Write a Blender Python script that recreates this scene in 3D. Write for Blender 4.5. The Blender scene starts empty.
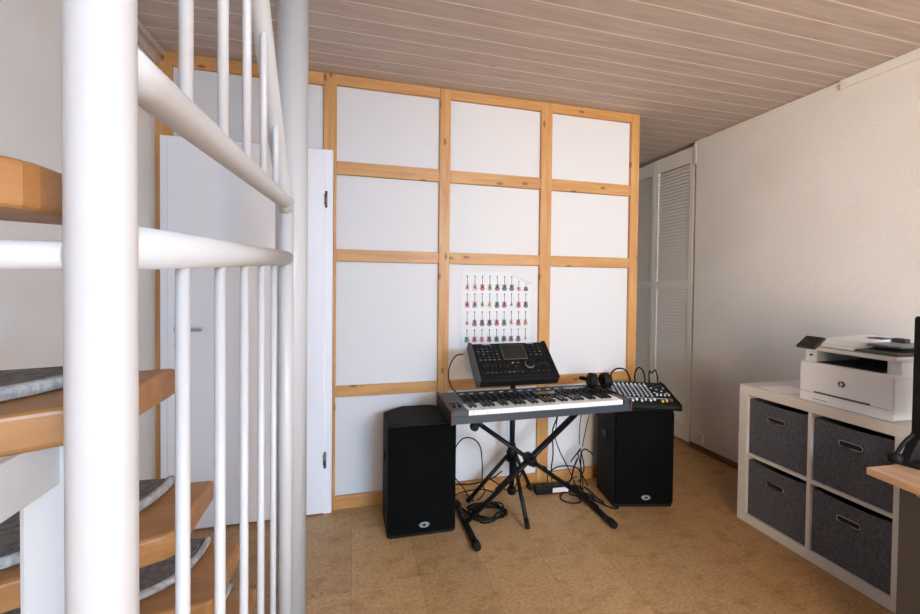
import bpy, bmesh, math, random
from mathutils import Vector, Matrix, Quaternion
random.seed(7)
S = bpy.context.scene
COL = S.collection
PI = math.pi

# ------------------------------------------------------------------ camera, light, exposure
cam_data = bpy.data.cameras.new('camera')
cam = bpy.data.objects.new('camera', cam_data); COL.objects.link(cam)
yaw, pitch, roll = math.radians(14.745), math.radians(-1.002), math.radians(.615)
fw = Vector((math.sin(yaw)*math.cos(pitch), math.cos(yaw)*math.cos(pitch), math.sin(pitch)))
rt = Vector((math.cos(yaw), -math.sin(yaw), 0)); up = rt.cross(fw)
r2 = rt*math.cos(roll) + up*math.sin(roll); u2 = -rt*math.sin(roll) + up*math.cos(roll)
m = Matrix((r2, u2, -fw)).transposed().to_4x4(); m.translation = (0, 0, 1.33)
cam.matrix_world = m
cam_data.sensor_width = 36; cam_data.lens = 408.7/920*36
cam_data.shift_x = -.0007; cam_data.shift_y = -.01736
cam_data.clip_start = .02
S.camera = cam

world = bpy.data.worlds.new('world'); S.world = world; world.use_nodes = True
wn = world.node_tree.nodes; wl = world.node_tree.links
sky = wn.new('ShaderNodeTexSky'); sky.sky_type = 'HOSEK_WILKIE'; sky.turbidity = 4
wl.new(sky.outputs[0], wn['Background'].inputs[0]); wn['Background'].inputs[1].default_value = .6

def area_light(name, loc, target, sx, sy, power, color):
    d = bpy.data.lights.new(name, 'AREA'); d.shape = 'RECTANGLE'; d.size = sx; d.size_y = sy
    d.energy = power; d.color = color
    o = bpy.data.objects.new(name, d); COL.objects.link(o); o.location = loc
    o.rotation_euler = (Vector(target)-Vector(loc)).to_track_quat('-Z', 'Y').to_euler()
    return o
area_light('added_roof_light', (1.5, -3.2, 2.44), (1.3, -2.2, 0), 1.5, 1.5, 420, (.35, .66, 1.0))  # added cool light from above and behind, at an invented roof window
area_light('added_rear_light', (-.55, -4.42, 1.55), (-.3, 1.0, 1.0), .75, 1.5, 85, (1.0, .84, .64))  # added warm light behind the camera, at an invented window
area_light('added_side_light', (-.93, -2.6, 1.5), (2.6, 1.4, 1.1), 1.4, 1.4, 118, (1.0, .80, .58))  # added warm light from the left, brightens the right wall and louvres
pd = bpy.data.lights.new('warm_fill_light', 'POINT'); pd.energy = 85; pd.shadow_soft_size = .2; pd.color = (1.0, .55, .2)  # added warm fill behind the camera, no lamp is known there
pl = bpy.data.objects.new('warm_fill_light', pd); COL.objects.link(pl); pl.location = (1.9, -2.7, 2.15)
S.view_settings.view_transform = 'Standard'; S.view_settings.look = 'None'
S.view_settings.exposure = .30; S.view_settings.gamma = 1; S.view_settings.use_curve_mapping = False

# ------------------------------------------------------------------ materials
def srgb(r, g, b):
    f = lambda c: (c/255/12.92) if c/255 <= .04045 else ((c/255+.055)/1.055)**2.4
    return (f(r), f(g), f(b), 1)
def mat(name, col, rough=.5, metal=0, spec=.5, coat=0, emit=None):
    m = bpy.data.materials.new(name); m.use_nodes = True
    b = m.node_tree.nodes['Principled BSDF']
    b.inputs['Base Color'].default_value = col; b.inputs['Roughness'].default_value = rough
    b.inputs['Metallic'].default_value = metal; b.inputs['Specular IOR Level'].default_value = spec
    b.inputs['Coat Weight'].default_value = coat
    if emit:
        b.inputs['Emission Color'].default_value = emit; b.inputs['Emission Strength'].default_value = 1
    return m
def N(m, t): return m.node_tree.nodes.new(t)
def L(m, a, b): m.node_tree.links.new(a, b)
def coords(m, scale=(1, 1, 1), rot=(0, 0, 0)):
    tc = N(m, 'ShaderNodeTexCoord'); mp = N(m, 'ShaderNodeMapping')
    mp.inputs['Scale'].default_value = scale; mp.inputs['Rotation'].default_value = rot
    L(m, tc.outputs['Object'], mp.inputs['Vector']); return mp.outputs[0]
def noise(m, vec, scale, detail=3, rough=.5, dist=0):
    n = N(m, 'ShaderNodeTexNoise'); n.inputs['Scale'].default_value = scale
    n.inputs['Detail'].default_value = detail; n.inputs['Roughness'].default_value = rough
    n.inputs['Distortion'].default_value = dist
    L(m, vec, n.inputs['Vector']); return n.outputs['Fac']
def ramp(m, fac, stops):
    r = N(m, 'ShaderNodeValToRGB'); e = r.color_ramp.elements
    while len(e) < len(stops): e.new(.5)
    for el, (p, c) in zip(e, stops): el.position = p; el.color = c
    L(m, fac, r.inputs[0]); return r.outputs[0]
def mix(m, fac, a, b, mode='MIX'):
    x = N(m, 'ShaderNodeMix'); x.data_type = 'RGBA'; x.blend_type = mode
    for s, v in ((x.inputs[0], fac), (x.inputs[6], a), (x.inputs[7], b)):
        if hasattr(v, 'links') or isinstance(v, bpy.types.NodeSocket): L(m, v, s)
        else: s.default_value = v
    return x.outputs[2]
def base(m, c): L(m, c, m.node_tree.nodes['Principled BSDF'].inputs['Base Color'])
def bump(m, h, strength, dist=.01):
    b = N(m, 'ShaderNodeBump'); b.inputs['Strength'].default_value = strength; b.inputs['Distance'].default_value = dist
    L(m, h, b.inputs['Height']); L(m, b.outputs[0], m.node_tree.nodes['Principled BSDF'].inputs['Normal'])

def wood(name, dark, mid, light, axis, rough=.45, knots=True, coat=0):
    """grain runs along the given axis of the object's own space"""
    m = mat(name, mid, rough, coat=coat)
    sc = [9, 9, 9]; sc[axis] = .7
    v = coords(m, sc)
    n1 = noise(m, v, 3.2, 6, .6, .6)
    c = ramp(m, n1, [(.25, dark), (.5, mid), (.75, light)])
    if knots:
        sp = N(m, 'ShaderNodeSeparateXYZ'); cb = N(m, 'ShaderNodeCombineXYZ'); sk = [7.3, 7.3, 7.3]; sk[axis] = 3.1
        L(m, coords(m, sk), sp.inputs[0]); L(m, sp.outputs[0], cb.inputs[0]); L(m, sp.outputs[2], cb.inputs[1])
        vo = N(m, 'ShaderNodeTexVoronoi'); vo.voronoi_dimensions = '2D'; L(m, cb.outputs[0], vo.inputs['Vector']); vo.inputs['Scale'].default_value = 1.0
        k = ramp(m, vo.outputs['Distance'], [(.045, (.85, .85, .85, 1)), (.085, (0, 0, 0, 1))])
        c = mix(m, k, c, (dark[0]*.45, dark[1]*.4, dark[2]*.35, 1))
    base(m, c); bump(m, n1, .08, .003)
    return m

M = {}
# textured white plaster (wood-chip wallpaper)
def plaster(name, col):
    m = mat(name, col, .85, spec=.2)
    v = coords(m)
    n = noise(m, v, 165, 2, .55); n2 = noise(m, v, 2.2, 2)
    base(m, mix(m, ramp(m, n2, [(.35, (0, 0, 0, 1)), (.7, (1, 1, 1, 1))]), col, (col[0]*.95, col[1]*.94, col[2]*.92, 1)))
    bump(m, ramp(m, n, [(.4, (0, 0, 0, 1)), (.65, (1, 1, 1, 1))]),   .27, .005); return m
M['plaster'] = plaster('white_plaster', (.84, .82, .80, 1))
M['panel'] = mat('white_panel', (.68, .68, .69, 1), .55, spec=.3)
bump(M['panel'], noise(M['panel'], coords(M['panel']), 140, 2), .12, .003)
M['pine_v'] = wood('pine_vertical', srgb(172, 118, 62), srgb(194, 143, 84), srgb(208, 164, 106), 2)
M['pine_h'] = wood('pine_horizontal', srgb(172, 118, 62), srgb(194, 143, 84), srgb(208, 164, 106), 0)
M['baseboard'] = wood('baseboard_wood', srgb(96, 66, 40), srgb(118, 84, 54), srgb(134, 98, 66), 1, .5, False)
M['beech'] = wood('beech', srgb(138, 92, 48), srgb(158, 110, 62), srgb(172, 126, 78), 0, .42, False, 0)
M['oak'] = wood('oak_laminate', srgb(160, 126, 96), srgb(180, 146, 114), srgb(194, 164, 134), 1, .45, False)
M['door'] = mat('white_door', (.83, .84, .88, 1), .4)
M['enamel'] = mat('white_enamel', (.60, .595, .59, 1), .4)
M['shelf'] = mat('white_foil', (.68, .665, .65, 1), .4)
M['louvre'] = mat('louvre_paint', (.84, .82, .79, 1), .5)
M['steel'] = mat('steel', (.55, .55, .55, 1), .3, 1)
M['nickel'] = mat('dark_nickel', (.25, .25, .25, 1), .35, 1)
M['black'] = mat('black_plastic', (.006, .006, .0064, 1), .5, spec=.18)
M['rubber'] = mat('black_rubber', (.006, .006, .0065, 1), .6, spec=.2)
M['tube'] = mat('black_tube', (.006, .006, .0065, 1), .4, spec=.22)
M['grey_plastic'] = mat('grey_plastic', (.022, .024, .027, 1), .45, spec=.3)
M['synth'] = mat('synth_housing', (.040, .051, .066, 1), .32)
M['key_white'] = mat('key_white', (.82, .82, .80, 1), .25)
M['key_black'] = mat('key_black', (.012, .012, .012, 1), .3)
M['red_edge'] = mat('red_edge', (.09, .03, .03, 1), .5)
M['screen'] = mat('screen', (.016, .018, .014, 1), .15)
M['mark'] = mat('pale_print', (.35, .37, .40, 1), .5)
M['button_pale'] = mat('pale_button', (.11, .12, .13, 1), .5)
M['button_pale'] = mat('pale_button', (.11, .12, .13, 1), .5)
M['button_dim'] = mat('dim_button', (.045, .05, .055, 1), .5)
M['led_red'] = mat('red_cap', (.30, .05, .04, 1), .4)
M['led_yellow'] = mat('yellow_cap', (.7, .5, .1, 1), .4)
M['knob_grey'] = mat('grey_cap', (.36, .40, .45, 1), .45)
M['knob_white'] = mat('white_cap', (.65, .66, .66, 1), .45)
M['printer'] = mat('printer_white', (.87, .90, .96, 1), .42)
M['printer_grey'] = mat('printer_charcoal', (.035, .037, .04, 1), .5)
M['printer_mid'] = mat('printer_grey', (.22, .23, .25, 1), .5)
M['paper'] = mat('paper', (.71, .72, .74, 1), .7)
M['bright_paper'] = mat('bright_paper', (.9, .9, .92, 1), .7)
M['hole'] = mat('dark_hole', (.006, .006, .006, 1), .8)
M['anthracite'] = mat('anthracite_board', srgb(66, 60, 55), .6)
M['white_plastic'] = mat('white_plastic', (.8, .79, .77, 1), .35)
M['badge'] = mat('badge_silver', (.36, .39, .42, 1), .4, .4)

m = M['ceiling'] = mat('whitewashed_plank', srgb(176, 163, 155), .6, spec=.25)
v = coords(m, (.9, 14, 14)); n1 = noise(m, v, 3, 5, .6, .4)
c = ramp(m, n1, [(.25, srgb(181, 164, 154)), (.55, srgb(199, 184, 175)), (.8, srgb(208, 195, 187))])
vo = N(m, 'ShaderNodeTexVoronoi'); L(m, coords(m, (2.2, 7, 7)), vo.inputs['Vector']); vo.inputs['Scale'].default_value = 1
k = ramp(m, vo.outputs['Distance'], [(.02, (1, 1, 1, 1)), (.07, (0, 0, 0, 1))])
base(m, mix(m, k, c, srgb(140, 120, 108)))
M['groove'] = mat('groove_highlight_white', srgb(236, 228, 220), .6)  # bright bevel highlights between the planks are put into this colour

m = M['cork'] = mat('cork_floor', srgb(180, 135, 80), .42, spec=.4)
v = coords(m)
br = N(m, 'ShaderNodeTexBrick'); mpb = coords(m, (1, 1, 1), (0, 0, PI/2)); L(m, mpb, br.inputs['Vector'])
br.inputs['Scale'].default_value = 1; br.inputs['Brick Width'].default_value = .9; br.inputs['Row Height'].default_value = .3
br.inputs['Mortar Size'].default_value = .0016; br.inputs['Mortar Smooth'].default_value = .4; br.offset = .5
br.inputs['Color1'].default_value = (1, 1, 1, 1); br.inputs['Color2'].default_value = (.80, .79, .76, 1); br.inputs['Mortar'].default_value = (.5, .46, .4, 1)
nb = noise(m, coords(m, (5, 9, 1)), 1.6, 5, .65, .3)
nf = noise(m, coords(m, (60, 95, 1)), 1.0, 4, .7)
c = ramp(m, nf, [(.3, srgb(144, 106, 66)), (.45, srgb(184, 144, 98)), (.7, srgb(204, 168, 120))])
c = mix(m, ramp(m, nb, [(.5, (0, 0, 0, 1)), (.72, (.75, .75, .75, 1))]), c, srgb(152, 108, 64))
nd = noise(m, coords(m, (40, 110, 1)), 1.3, 3, .6)
c = mix(m, ramp(m, nd, [(.62, (0, 0, 0, 1)), (.72, (.8, .8, .8, 1))]), c, srgb(116, 80, 46))
base(m, mix(m, .7, c, br.outputs['Color'], 'MULTIPLY'))
bump(m, nf, .06, .002)

def weave(name, c1, c2, scale, rough=.9):
    m = mat(name, c1, rough, spec=.15)
    a = noise(m, coords(m, (scale, scale, scale*.18)), 1, 2); b = noise(m, coords(m, (scale*.2, scale*.2, scale)), 1, 2)
    x = N(m, 'ShaderNodeMath'); x.operation = 'MULTIPLY'; L(m, a, x.inputs[0]); L(m, b, x.inputs[1])
    base(m, ramp(m, x.outputs[0], [(.14, c2), (.36, c1)])); bump(m, x.outputs[0], .3, .002); return m
M['fabric'] = weave('grey_felt_fabric', srgb(102, 104, 113), srgb(74, 76, 84), 260)
M['mat'] = weave('grey_carpet', srgb(122, 116, 110), srgb(84, 79, 77), 500)
M['mat_edge'] = weave('pale_carpet_edge', srgb(182, 180, 178), srgb(140, 138, 138), 200)
m = M['carpet_black'] = mat('speaker_finish', (.014, .0135, .013, 1), .75, spec=.15)
bump(m, noise(m, coords(m), 300, 2), .3, .002)
m = M['grille'] = mat('speaker_grille', (.003, .0033, .0036, 1), .8, spec=.06)
vo = N(m, 'ShaderNodeTexVoronoi'); L(m, coords(m), vo.inputs['Vector']); vo.inputs['Scale'].default_value = 240
bump(m, vo.outputs['Distance'], .5, .003)

# ------------------------------------------------------------------ mesh helpers
class MB:
    def __init__(self): self.bm = bmesh.new(); self.mi = 0
    def _mark(self, faces, mi):
        for f in faces: f.material_index = mi
    def box(self, a, b, bev=0, seg=2, mi=0, M4=None):
        a, b = Vector(a), Vector(b)
        r = bmesh.ops.create_cube(self.bm, size=1)
        vs = r['verts']
        for v in vs:
            v.co = Vector((a[i]+(b[i]-a[i])*(v.co[i]+.5) for i in range(3)))
        if bev:
            es = {e for v in vs for e in v.link_edges}
            r2_ = bmesh.ops.bevel(self.bm, geom=list(es), offset=bev, segments=seg, affect='EDGES', profile=.5)
            vs = list({v for f in r2_['faces'] for v in f.verts} | {v for v in vs if v.is_valid})
        fs = {f for v in vs for f in v.link_faces}
        self._mark(fs, mi)
        if M4 is not None: bmesh.ops.transform(self.bm, matrix=M4, verts=vs)
        return vs
    def prism(self, poly, h0, h1, axis=2, mi=0, bev=0, seg=2, M4=None):
        """polygon in the two other axes (in order), extruded along axis"""
        def mk(p, h):
            c = list(p); c.insert(axis, h); return Vector(c)
        lo = [self.bm.verts.new(mk(p, h0)) for p in poly]; hi = [self.bm.verts.new(mk(p, h1)) for p in poly]
        fs = [self.bm.faces.new(lo[::-1]), self.bm.faces.new(hi)]
        n = len(poly)
        for i in range(n): fs.append(self.bm.faces.new((lo[i], lo[(i+1) % n], hi[(i+1) % n], hi[i])))
        vs = lo+hi
        bmesh.ops.recalc_face_normals(self.bm, faces=fs)
        if bev:
            es = {e for f in fs[:2] for e in f.edges}
            r = bmesh.ops.bevel(self.bm, geom=list(es), offset=bev, segments=seg, affect='EDGES', profile=.5)
            vs = list({v for f in r['faces'] for v in f.verts} | {v for v in vs if v.is_valid})
            fs = {f for v in vs for f in v.link_faces}
        self._mark(fs, mi)
        if M4 is not None: bmesh.ops.transform(self.bm, matrix=M4, verts=vs)
        return vs
    def tube(self, pts, r, n=12, mi=0, cap=True):
        pts = [Vector(p) for p in pts]
        rs = r if isinstance(r, (list, tuple)) else [r]*len(pts)
        rings = []; nrm = None
        for i, p in enumerate(pts):
            t = (pts[min(i+1, len(pts)-1)]-pts[max(i-1, 0)]).normalized()
            if nrm is None:
                nrm = t.orthogonal().normalized()
            else:
                nrm = (nrm - t*nrm.dot(t)).normalized()
            bn = t.cross(nrm)
            rings.append([self.bm.verts.new(p+(nrm*math.cos(2*PI*k/n)+bn*math.sin(2*PI*k/n))*rs[i]) for k in range(n)])
        fs = []
        for a, b in zip(rings, rings[1:]):
            for k in range(n): fs.append(self.bm.faces.new((a[k], a[(k+1) % n], b[(k+1) % n], b[k])))
        for f in fs: f.smooth = True
        if cap:
            fs.append(self.bm.faces.new(rings[0][::-1])); fs.append(self.bm.faces.new(rings[-1]))
        self._mark(fs, mi)
    def lathe(self, prof, c, axis=(0, 0, 1), n=20, mi=0):
        """profile of (radius, height) turned about axis through c"""
        ax = Vector(axis).normalized(); u = ax.orthogonal().normalized(); w = ax.cross(u); c = Vector(c)
        rings = [[self.bm.verts.new(c+ax*h+(u*math.cos(2*PI*k/n)+w*math.sin(2*PI*k/n))*max(r, 1e-5)) for k in range(n)] for r, h in prof]
        fs = []
        for a, b in zip(rings, rings[1:]):
            for k in range(n): fs.append(self.bm.faces.new((a[k], a[(k+1) % n], b[(k+1) % n], b[k])))
        for f in fs: f.smooth = True
        fs += [self.bm.faces.new(rings[0][::-1]), self.bm.faces.new(rings[-1])]
        self._mark(fs, mi)
    def torus(self, c, R, r, axis=(0, 0, 1), n=28, k=8, mi=0, sx=1, sy=1):
        ax = Vector(axis).normalized(); u = ax.orthogonal().normalized(); w = ax.cross(u); c = Vector(c)
        rings = []
        for i in range(n):
            t = 2*PI*i/n; d = u*math.cos(t)*sx+w*math.sin(t)*sy; dn = d.normalized()
            rings.append([self.bm.verts.new(c+d*R+(dn*math.cos(2*PI*j/k)+ax*math.sin(2*PI*j/k))*r) for j in range(k)])
        fs = []
        for i in range(n):
            a, b = rings[i], rings[(i+1) % n]
            for j in range(k): fs.append(self.bm.faces.new((a[j], b[j], b[(j+1) % k], a[(j+1) % k])))
        for f in fs: f.smooth = True
        self._mark(fs, mi)
    def poly(self, pts, mi=0):
        f = self.bm.faces.new([self.bm.verts.new(Vector(p)) for p in pts]); f.material_index = mi; return f
    def build(self, name, mats, parent=None, label=None, M4=None):
        bmesh.ops.recalc_face_normals(self.bm, faces=self.bm.faces[:])
        if M4 is not None: bmesh.ops.transform(self.bm, matrix=M4, verts=self.bm.verts[:])
        me = bpy.data.meshes.new(name); self.bm.to_mesh(me); self.bm.free()
        for x in (mats if isinstance(mats, (list, tuple)) else [mats]): me.materials.append(M[x] if isinstance(x, str) else x)
        o = bpy.data.objects.new(name, me); COL.objects.link(o)
        if parent is not None: o.parent = parent
        if label: o['label'] = label
        return o
def tag(o, label=None, cat=None, group=None, kind=None):
    for k, v_ in (('label', label), ('category', cat), ('group', group), ('kind', kind)):
        if v_: o[k] = v_
    return o
def thing(name, label, cat, loc=(0, 0, 0), rz=0, group=None, kind=None):
    o = bpy.data.objects.new(name, None); COL.objects.link(o); o.empty_display_size = .05
    o.location = loc; o.rotation_euler = (0, 0, rz)
    return tag(o, label, cat, group, kind)
def copy_child(src, parent, loc=None, name=None):
    c_ = src.copy(); COL.objects.link(c_); c_.parent = parent
    if loc is not None: c_.location = loc
    for ch in list(src.children): copy_child(ch, c_)
    return c_
def smooth_path(pts, k=8):
    pts = [Vector(p) for p in pts]; out = []
    for i in range(len(pts)-1):
        p0, p1, p2, p3 = pts[max(i-1, 0)], pts[i], pts[i+1], pts[min(i+2, len(pts)-1)]
        for j in range(k):
            t = j/k
            out.append(.5*((2*p1)+(p2-p0)*t+(2*p0-5*p1+4*p2-p3)*t*t+(3*p1-p0-3*p2+p3)*t**3))
    out.append(pts[-1]); return out
def rrect(x0, z0, x1, z1, r, n=5):
    out = []
    for cx, cz, a in ((x1-r, z1-r, 0), (x0+r, z1-r, 90), (x0+r, z0+r, 180), (x1-r, z0+r, 270)):
        for i in range(n+1):
            t = math.radians(a+90*i/n); out.append((cx+r*math.cos(t), cz+r*math.sin(t)))
    return out

# ------------------------------------------------------------------ room shell
XL, XR, YF, YB, YFAR, ZC = -1.0, 2.723, -4.5, 2.469, 4.3, 2.527
b = MB(); b.box((XL-.1, YF-.1, -.1), (XR+.6, YFAR+.1, 0)); tag(b.build('floor', 'cork'), kind='structure')
b = MB(); b.box((XL-.12, YF-.12, ZC+.02), (XR+.62, YFAR+.12, ZC+.1), mi=0)
y = YF-.05
while y < YFAR:
    b.box((XL-.1, y+.003, ZC), (XR+.1, y+.104, ZC+.02), mi=0)
    b.box((XL-.1, y+.104, ZC+.0015), (XR+.1, y+.113, ZC+.02), mi=1)
    y += .11
tag(b.build('ceiling', ['ceiling', 'groove']), kind='structure')
b = MB(); b.box((XL-.12, YF-.12, 0), (XL, YFAR+.1, ZC+.02)); tag(b.build('wall_left', 'plaster'), kind='structure')
b = MB(); b.box((XR, YF-.12, 0), (XR+.12, 2.775, ZC-.012)); tag(b.build('wall_right', 'plaster'), kind='structure')
b = MB(); b.box((XR+.5, 2.70, 0), (XR+.6, YFAR+.1, ZC+.02)); b.box((XR+.12, 2.675, 0), (XR+.5, 2.775, ZC+.02)); tag(b.build('wall_closet', 'plaster'), kind='structure')
b = MB(); b.box((XL, YFAR, 0), (XR+.6, YFAR+.1, ZC+.02)); tag(b.build('wall_far', 'plaster'), kind='structure')
# wall behind the photographer with one opening for an added window
b = MB()
for x0, x1, z0, z1 in ((XL, -.95, 0, ZC), (-.95, XR, 0, .75), (-.95, XR, 2.35, ZC), (-.15, XR, .75, 2.35)):
    b.box((x0, YF-.12, z0), (x1, YF, z1))
tag(b.build('wall_front', 'plaster'), kind='structure')
w = thing('window_added_2', None, None, (-.55, YF-.06, .75), kind='structure')  # unseen window, its position invented for the lighting
b = MB(); hw = .4
for a_, c_ in (((-hw, -.03, 0), (hw, .03, .06)), ((-hw, -.03, 1.54), (hw, .03, 1.6)), ((-hw, -.03, .06), (-hw+.06, .03, 1.54)), ((hw-.06, -.03, .06), (hw, .03, 1.54))):
    b.box(a_, c_)
b.build('added_window_frame', 'door', w)
w = thing('window_added_3', None, None, (XL, -2.6, .75), kind='structure')  # unseen frame added around the side light, no opening in the wall
b = MB()
for a_, c_ in (((0, -.78, 0), (.03, .78, .05)), ((0, -.78, 1.45), (.03, .78, 1.5)), ((0, -.78, .05), (.03, -.72, 1.45)), ((0, .72, .05), (.03, .78, 1.45))):
    b.box(a_, c_)
b.build('added_window_frame', 'door', w)
w = thing('window_added_1', None, None, (1.5, -3.2, ZC-.03), kind='structure')  # unseen frame added around the roof light, ceiling left uncut
b = MB()
for a_, c_ in (((-.85, -.85, -.02), (.85, -.78, .028)), ((-.85, .78, -.02), (.85, .85, .028)), ((-.85, -.78, -.02), (-.78, .78, .028)), ((.78, -.78, -.02), (.85, .78, .028))):
    b.box(a_, c_)
b.build('added_window_frame', 'door', w)

b = MB(); b.box((XL, -1.35, 0), (-.12, -1.25, ZC)); tag(b.build('wall_light_blocker', 'plaster'), kind='structure')  # unseen wall added to keep rear and side light off the stairs

# baseboards and trims
b = MB(); b.box((XR-.014, YF, 0), (XR, 2.775, .045), .003); tag(b.build('baseboard_right', 'baseboard'), kind='structure')
b = MB(); b.box((XL, YF, 0), (XL+.014, 2.44, .05), .003); tag(b.build('baseboard_left', 'pine_h'), kind='structure')
b = MB(); b.box((XL, YF, ZC-.075), (XL+.02, YB, ZC-.001), .004); b.box((XL+.02, YF, ZC-.03), (XL+.045, YB, ZC-.001), .004)
tag(b.build('trim_1', 'ceiling'), kind='structure')
b = MB(); b.box((XR-.014, YF, ZC-.052), (XR+.01, 1.75, ZC-.001), .003); tag(b.build('trim_2', 'plaster'), kind='structure')
b = MB(); b.box((XR-.01, 1.75, ZC-.02), (XR+.01, 2.79, ZC-.004), .003); tag(b.build('trim_3', 'groove'), kind='structure')

# ------------------------------------------------------------------ timber framed partition
part = thing('wall_back', None, None, (0, YB, 0), kind='structure')
ZS = [.02, .075, .661, .725, 1.454, 1.523, 1.956, 2.031, 2.466, ZC-.001]
posts = [(-1.0, -.969), (-.169, -.096), (.509, .576), (1.186, 1.265), (1.87, 1.935)]
for i, (x0, x1) in enumerate(posts):
    b = MB()
    z0 = 2.085 if i == 1 else 0
    b.box((x0, 0, z0), (x1, .09, ZC-.001 if i else 2.085), .003)
    if i == 1: b.box((-.113, 0, 0), (x1, .09, 2.085), .002)
    if i == 0: b.box((-1.0, 0, 2.085), (-.922, .09, ZC-.001), .003)
    b.build('post', 'pine_v', part)
cols = [(-.096, .509), (.576, 1.186), (1.265, 1.87)]
for x0, x1 in cols:
    for z0, z1 in ((0, .075), (.661, .725), (1.454, 1.523), (1.956, 2.031), (2.466, ZC-.001)):
        b = MB(); b.box((x0, .0015, z0), (x1, .09, z1), .003); b.build('rail', 'pine_h', part)
    for z0, z1 in ((.075, .661), (.725, 1.454), (1.523, 1.956), (2.031, 2.466)):
        b = MB(); b.box((x0-.004, .024, z0-.004), (x1+.004, .05, z1+.004)); b.build('panel', 'panel', part)
b = MB(); b.box((-.922, .0015, 2.455), (-.169, .09, ZC-.001), .003); b.build('rail', 'pine_h', part)
b = MB(); b.box((-.922, .0015, 2.083), (-.169, .09, 2.092), .001); b.build('rail', 'pine_h', part)
b = MB(); b.box((-.972, .02, 2.088), (-.165, .05, 2.47)); b.build('panel', 'panel', part)
b = MB(); b.box((-.97, .06, 0), (1.9, .09, 2.47)); b.build('backing_board', 'panel', part)

# white flush door in the partition
d = thing('door_1', None, None, (0, YB-.02, 0), kind='structure')
b = MB()
b.box((-.969, -.004, 0), (-.918, .02, 2.083), .004); b.box((-.16, -.004, 0), (-.1135, .02, 2.083), .004)
b.box((-.918, -.004, 2.035), (-.16, .02, 2.083), .004)
b.build('door_frame', 'door', d)
b = MB(); b.box((-.934, -.012, .008), (-.155, .03, 2.05), .004); b.build('door_leaf', 'door', d)
for z in (1.80, .315):
    b = MB(); b.tube([(-.15, -.014, z-.045), (-.15, -.014, z+.045)], .0075, 12); b.box((-.162, -.0135, z-.03), (-.15, -.012, z+.03))
    b.build('hinge', 'nickel', d)
h = MB()
h.lathe([(.026, 0), (.026, -.008), (.022, -.010)], (-.875, -.012, 1.08), (0, 1, 0))
h.tube(smooth_path([(-.875, -.02, 1.08), (-.875, -.05, 1.08), (-.868, -.062, 1.08), (-.85, -.064, 1.08), (-.757, -.064, 1.08)]), .0095, 12)
h.lathe([(.024, 0), (.024, -.008)], (-.875, -.012, .99), (0, 1, 0))
h.build('door_handle', 'steel', d)

# louvred folding doors in the closet opening
def louvre_door(name, origin, rz, w):
    r = thing(name, None, None, origin, rz, kind='structure')
    H0, H1 = .02, ZC-.03
    for y0, y1 in ((0, .045), (w-.045, w)):
        b = MB(); b.box((-.012, y0, H0), (.012, y1, H1), .002); b.build('stile', 'louvre', r)
    for z0, z1 in ((H0, H0+.11), (H1-.13, H1)):
        b = MB(); b.box((-.011, .045, z0), (.011, w-.045, z1), .002); b.build('cross_rail', 'louvre', r)
    b = MB(); b.box((-.0118, .045, 1.30), (.011, w-.045, 1.37), .002); b.build('cross_rail', 'louvre', r)
    b = MB(); z = H0+.12
    while z < H1-.14:
        b.prism([(-.0112, z), (-.0025, z+.0262), (.004, z+.0272), (-.0055, z+.0010)], .043, w-.043, axis=1); z += .0292
    b.build('louvre_slats', 'louvre', r)
louvre_door('door_2', (XR+.020, 2.806, 0), 0, .452)
louvre_door('door_3', (XR+.020, 3.262, 0), math.radians(-4), .455)
b = MB(); b.box((XR-.003, 2.776, ZC-.19), (XR+.03, 2.803, ZC-.02), .002)
tag(b.build('trim_4', ['louvre']), kind='structure')

# wall socket beside the closet
s = thing('wall_socket', 'white double wall socket low on the right wall beside the louvred doors', 'socket', (XR, 2.69, .11))
b = MB(); b.box((-.011, -.04, -.04), (0, .04, .04), .004); b.build('socket_plate', 'white_plastic', s)
b = MB(); b.lathe([(.021, -.0125), (.018, -.0125), (.017, -.006)], (0, 0, 0), (1, 0, 0)); b.build('socket_insert', 'white_plastic', s)

# ------------------------------------------------------------------ stairs
stair = thing('staircase', 'open winding staircase with pale wooden treads behind the white railing', 'staircase', (-.5, .8, 0))
O = Vector((.5, -.8, 0))
XW = -.975; XE = -.235
TREADS = [  # top z, near / far y at the narrow end, slope of the near / far edge
    (1.42, .377, .50, .80, .55), (1.211, .475, .641, .52, .26), (.982, .644, .798, .42, -.06), (.765, .80, .97, .12, -.25),
    (1.637, .19, .34, .9, .8), (1.853, .05, .19, .9, .9), (2.069, -.09, .05, .9, .9), (2.285, -.23, -.09, .9, .9),  # upper treads out of view, added to shade the stairs below
    (.548, .97, 1.13, -.05, -.30), (.332, 1.13, 1.29, -.12, -.3), (.115, 1.29, 1.45, -.15, -.25)]
def tread_uv(t, u, v):
    z, yn, yf, sn, sf = t
    x = XE+(XW-XE)*u
    a = yn+sn*(x-XE); c_ = yf+sf*(x-XE)
    return x, a+(c_-a)*v
for t in TREADS:
    z, yn, yf, sn, sf = t
    p = [tread_uv(t, 0, 0), tread_uv(t, 0, 1), tread_uv(t, 1, 1), tread_uv(t, 1, 0)]
    # rounded front corner at the narrow end
    c0 = Vector(p[0]); ea = (Vector(p[3])-c0).normalized(); eb = (Vector(p[1])-c0).normalized(); r = .014
    cr = [c0+ea*r, c0+ea*r*.3+eb*r*.3, c0+eb*r]
    poly = [tuple(q+O.xy) for q in cr]+[tuple(Vector(q)+O.xy) for q in p[1:]]
    b = MB(); b.prism(poly, z-.038, z, bev=.006, seg=3); b.build('tread', 'beech', stair)
b = MB(); b.box(O+Vector((-.322, .50, 0)), O+Vector((-.276, .545, 1.173)), .006); b.build('support_post', 'enamel', stair)
b = MB(); b.box(O+Vector((-.296, .405, 1.123)), O+Vector((-.286, .56, 1.1735)), .002)
b.build('tread_bracket', 'enamel', stair)
b = MB()   # stringer along the wall carries the wide ends
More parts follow.
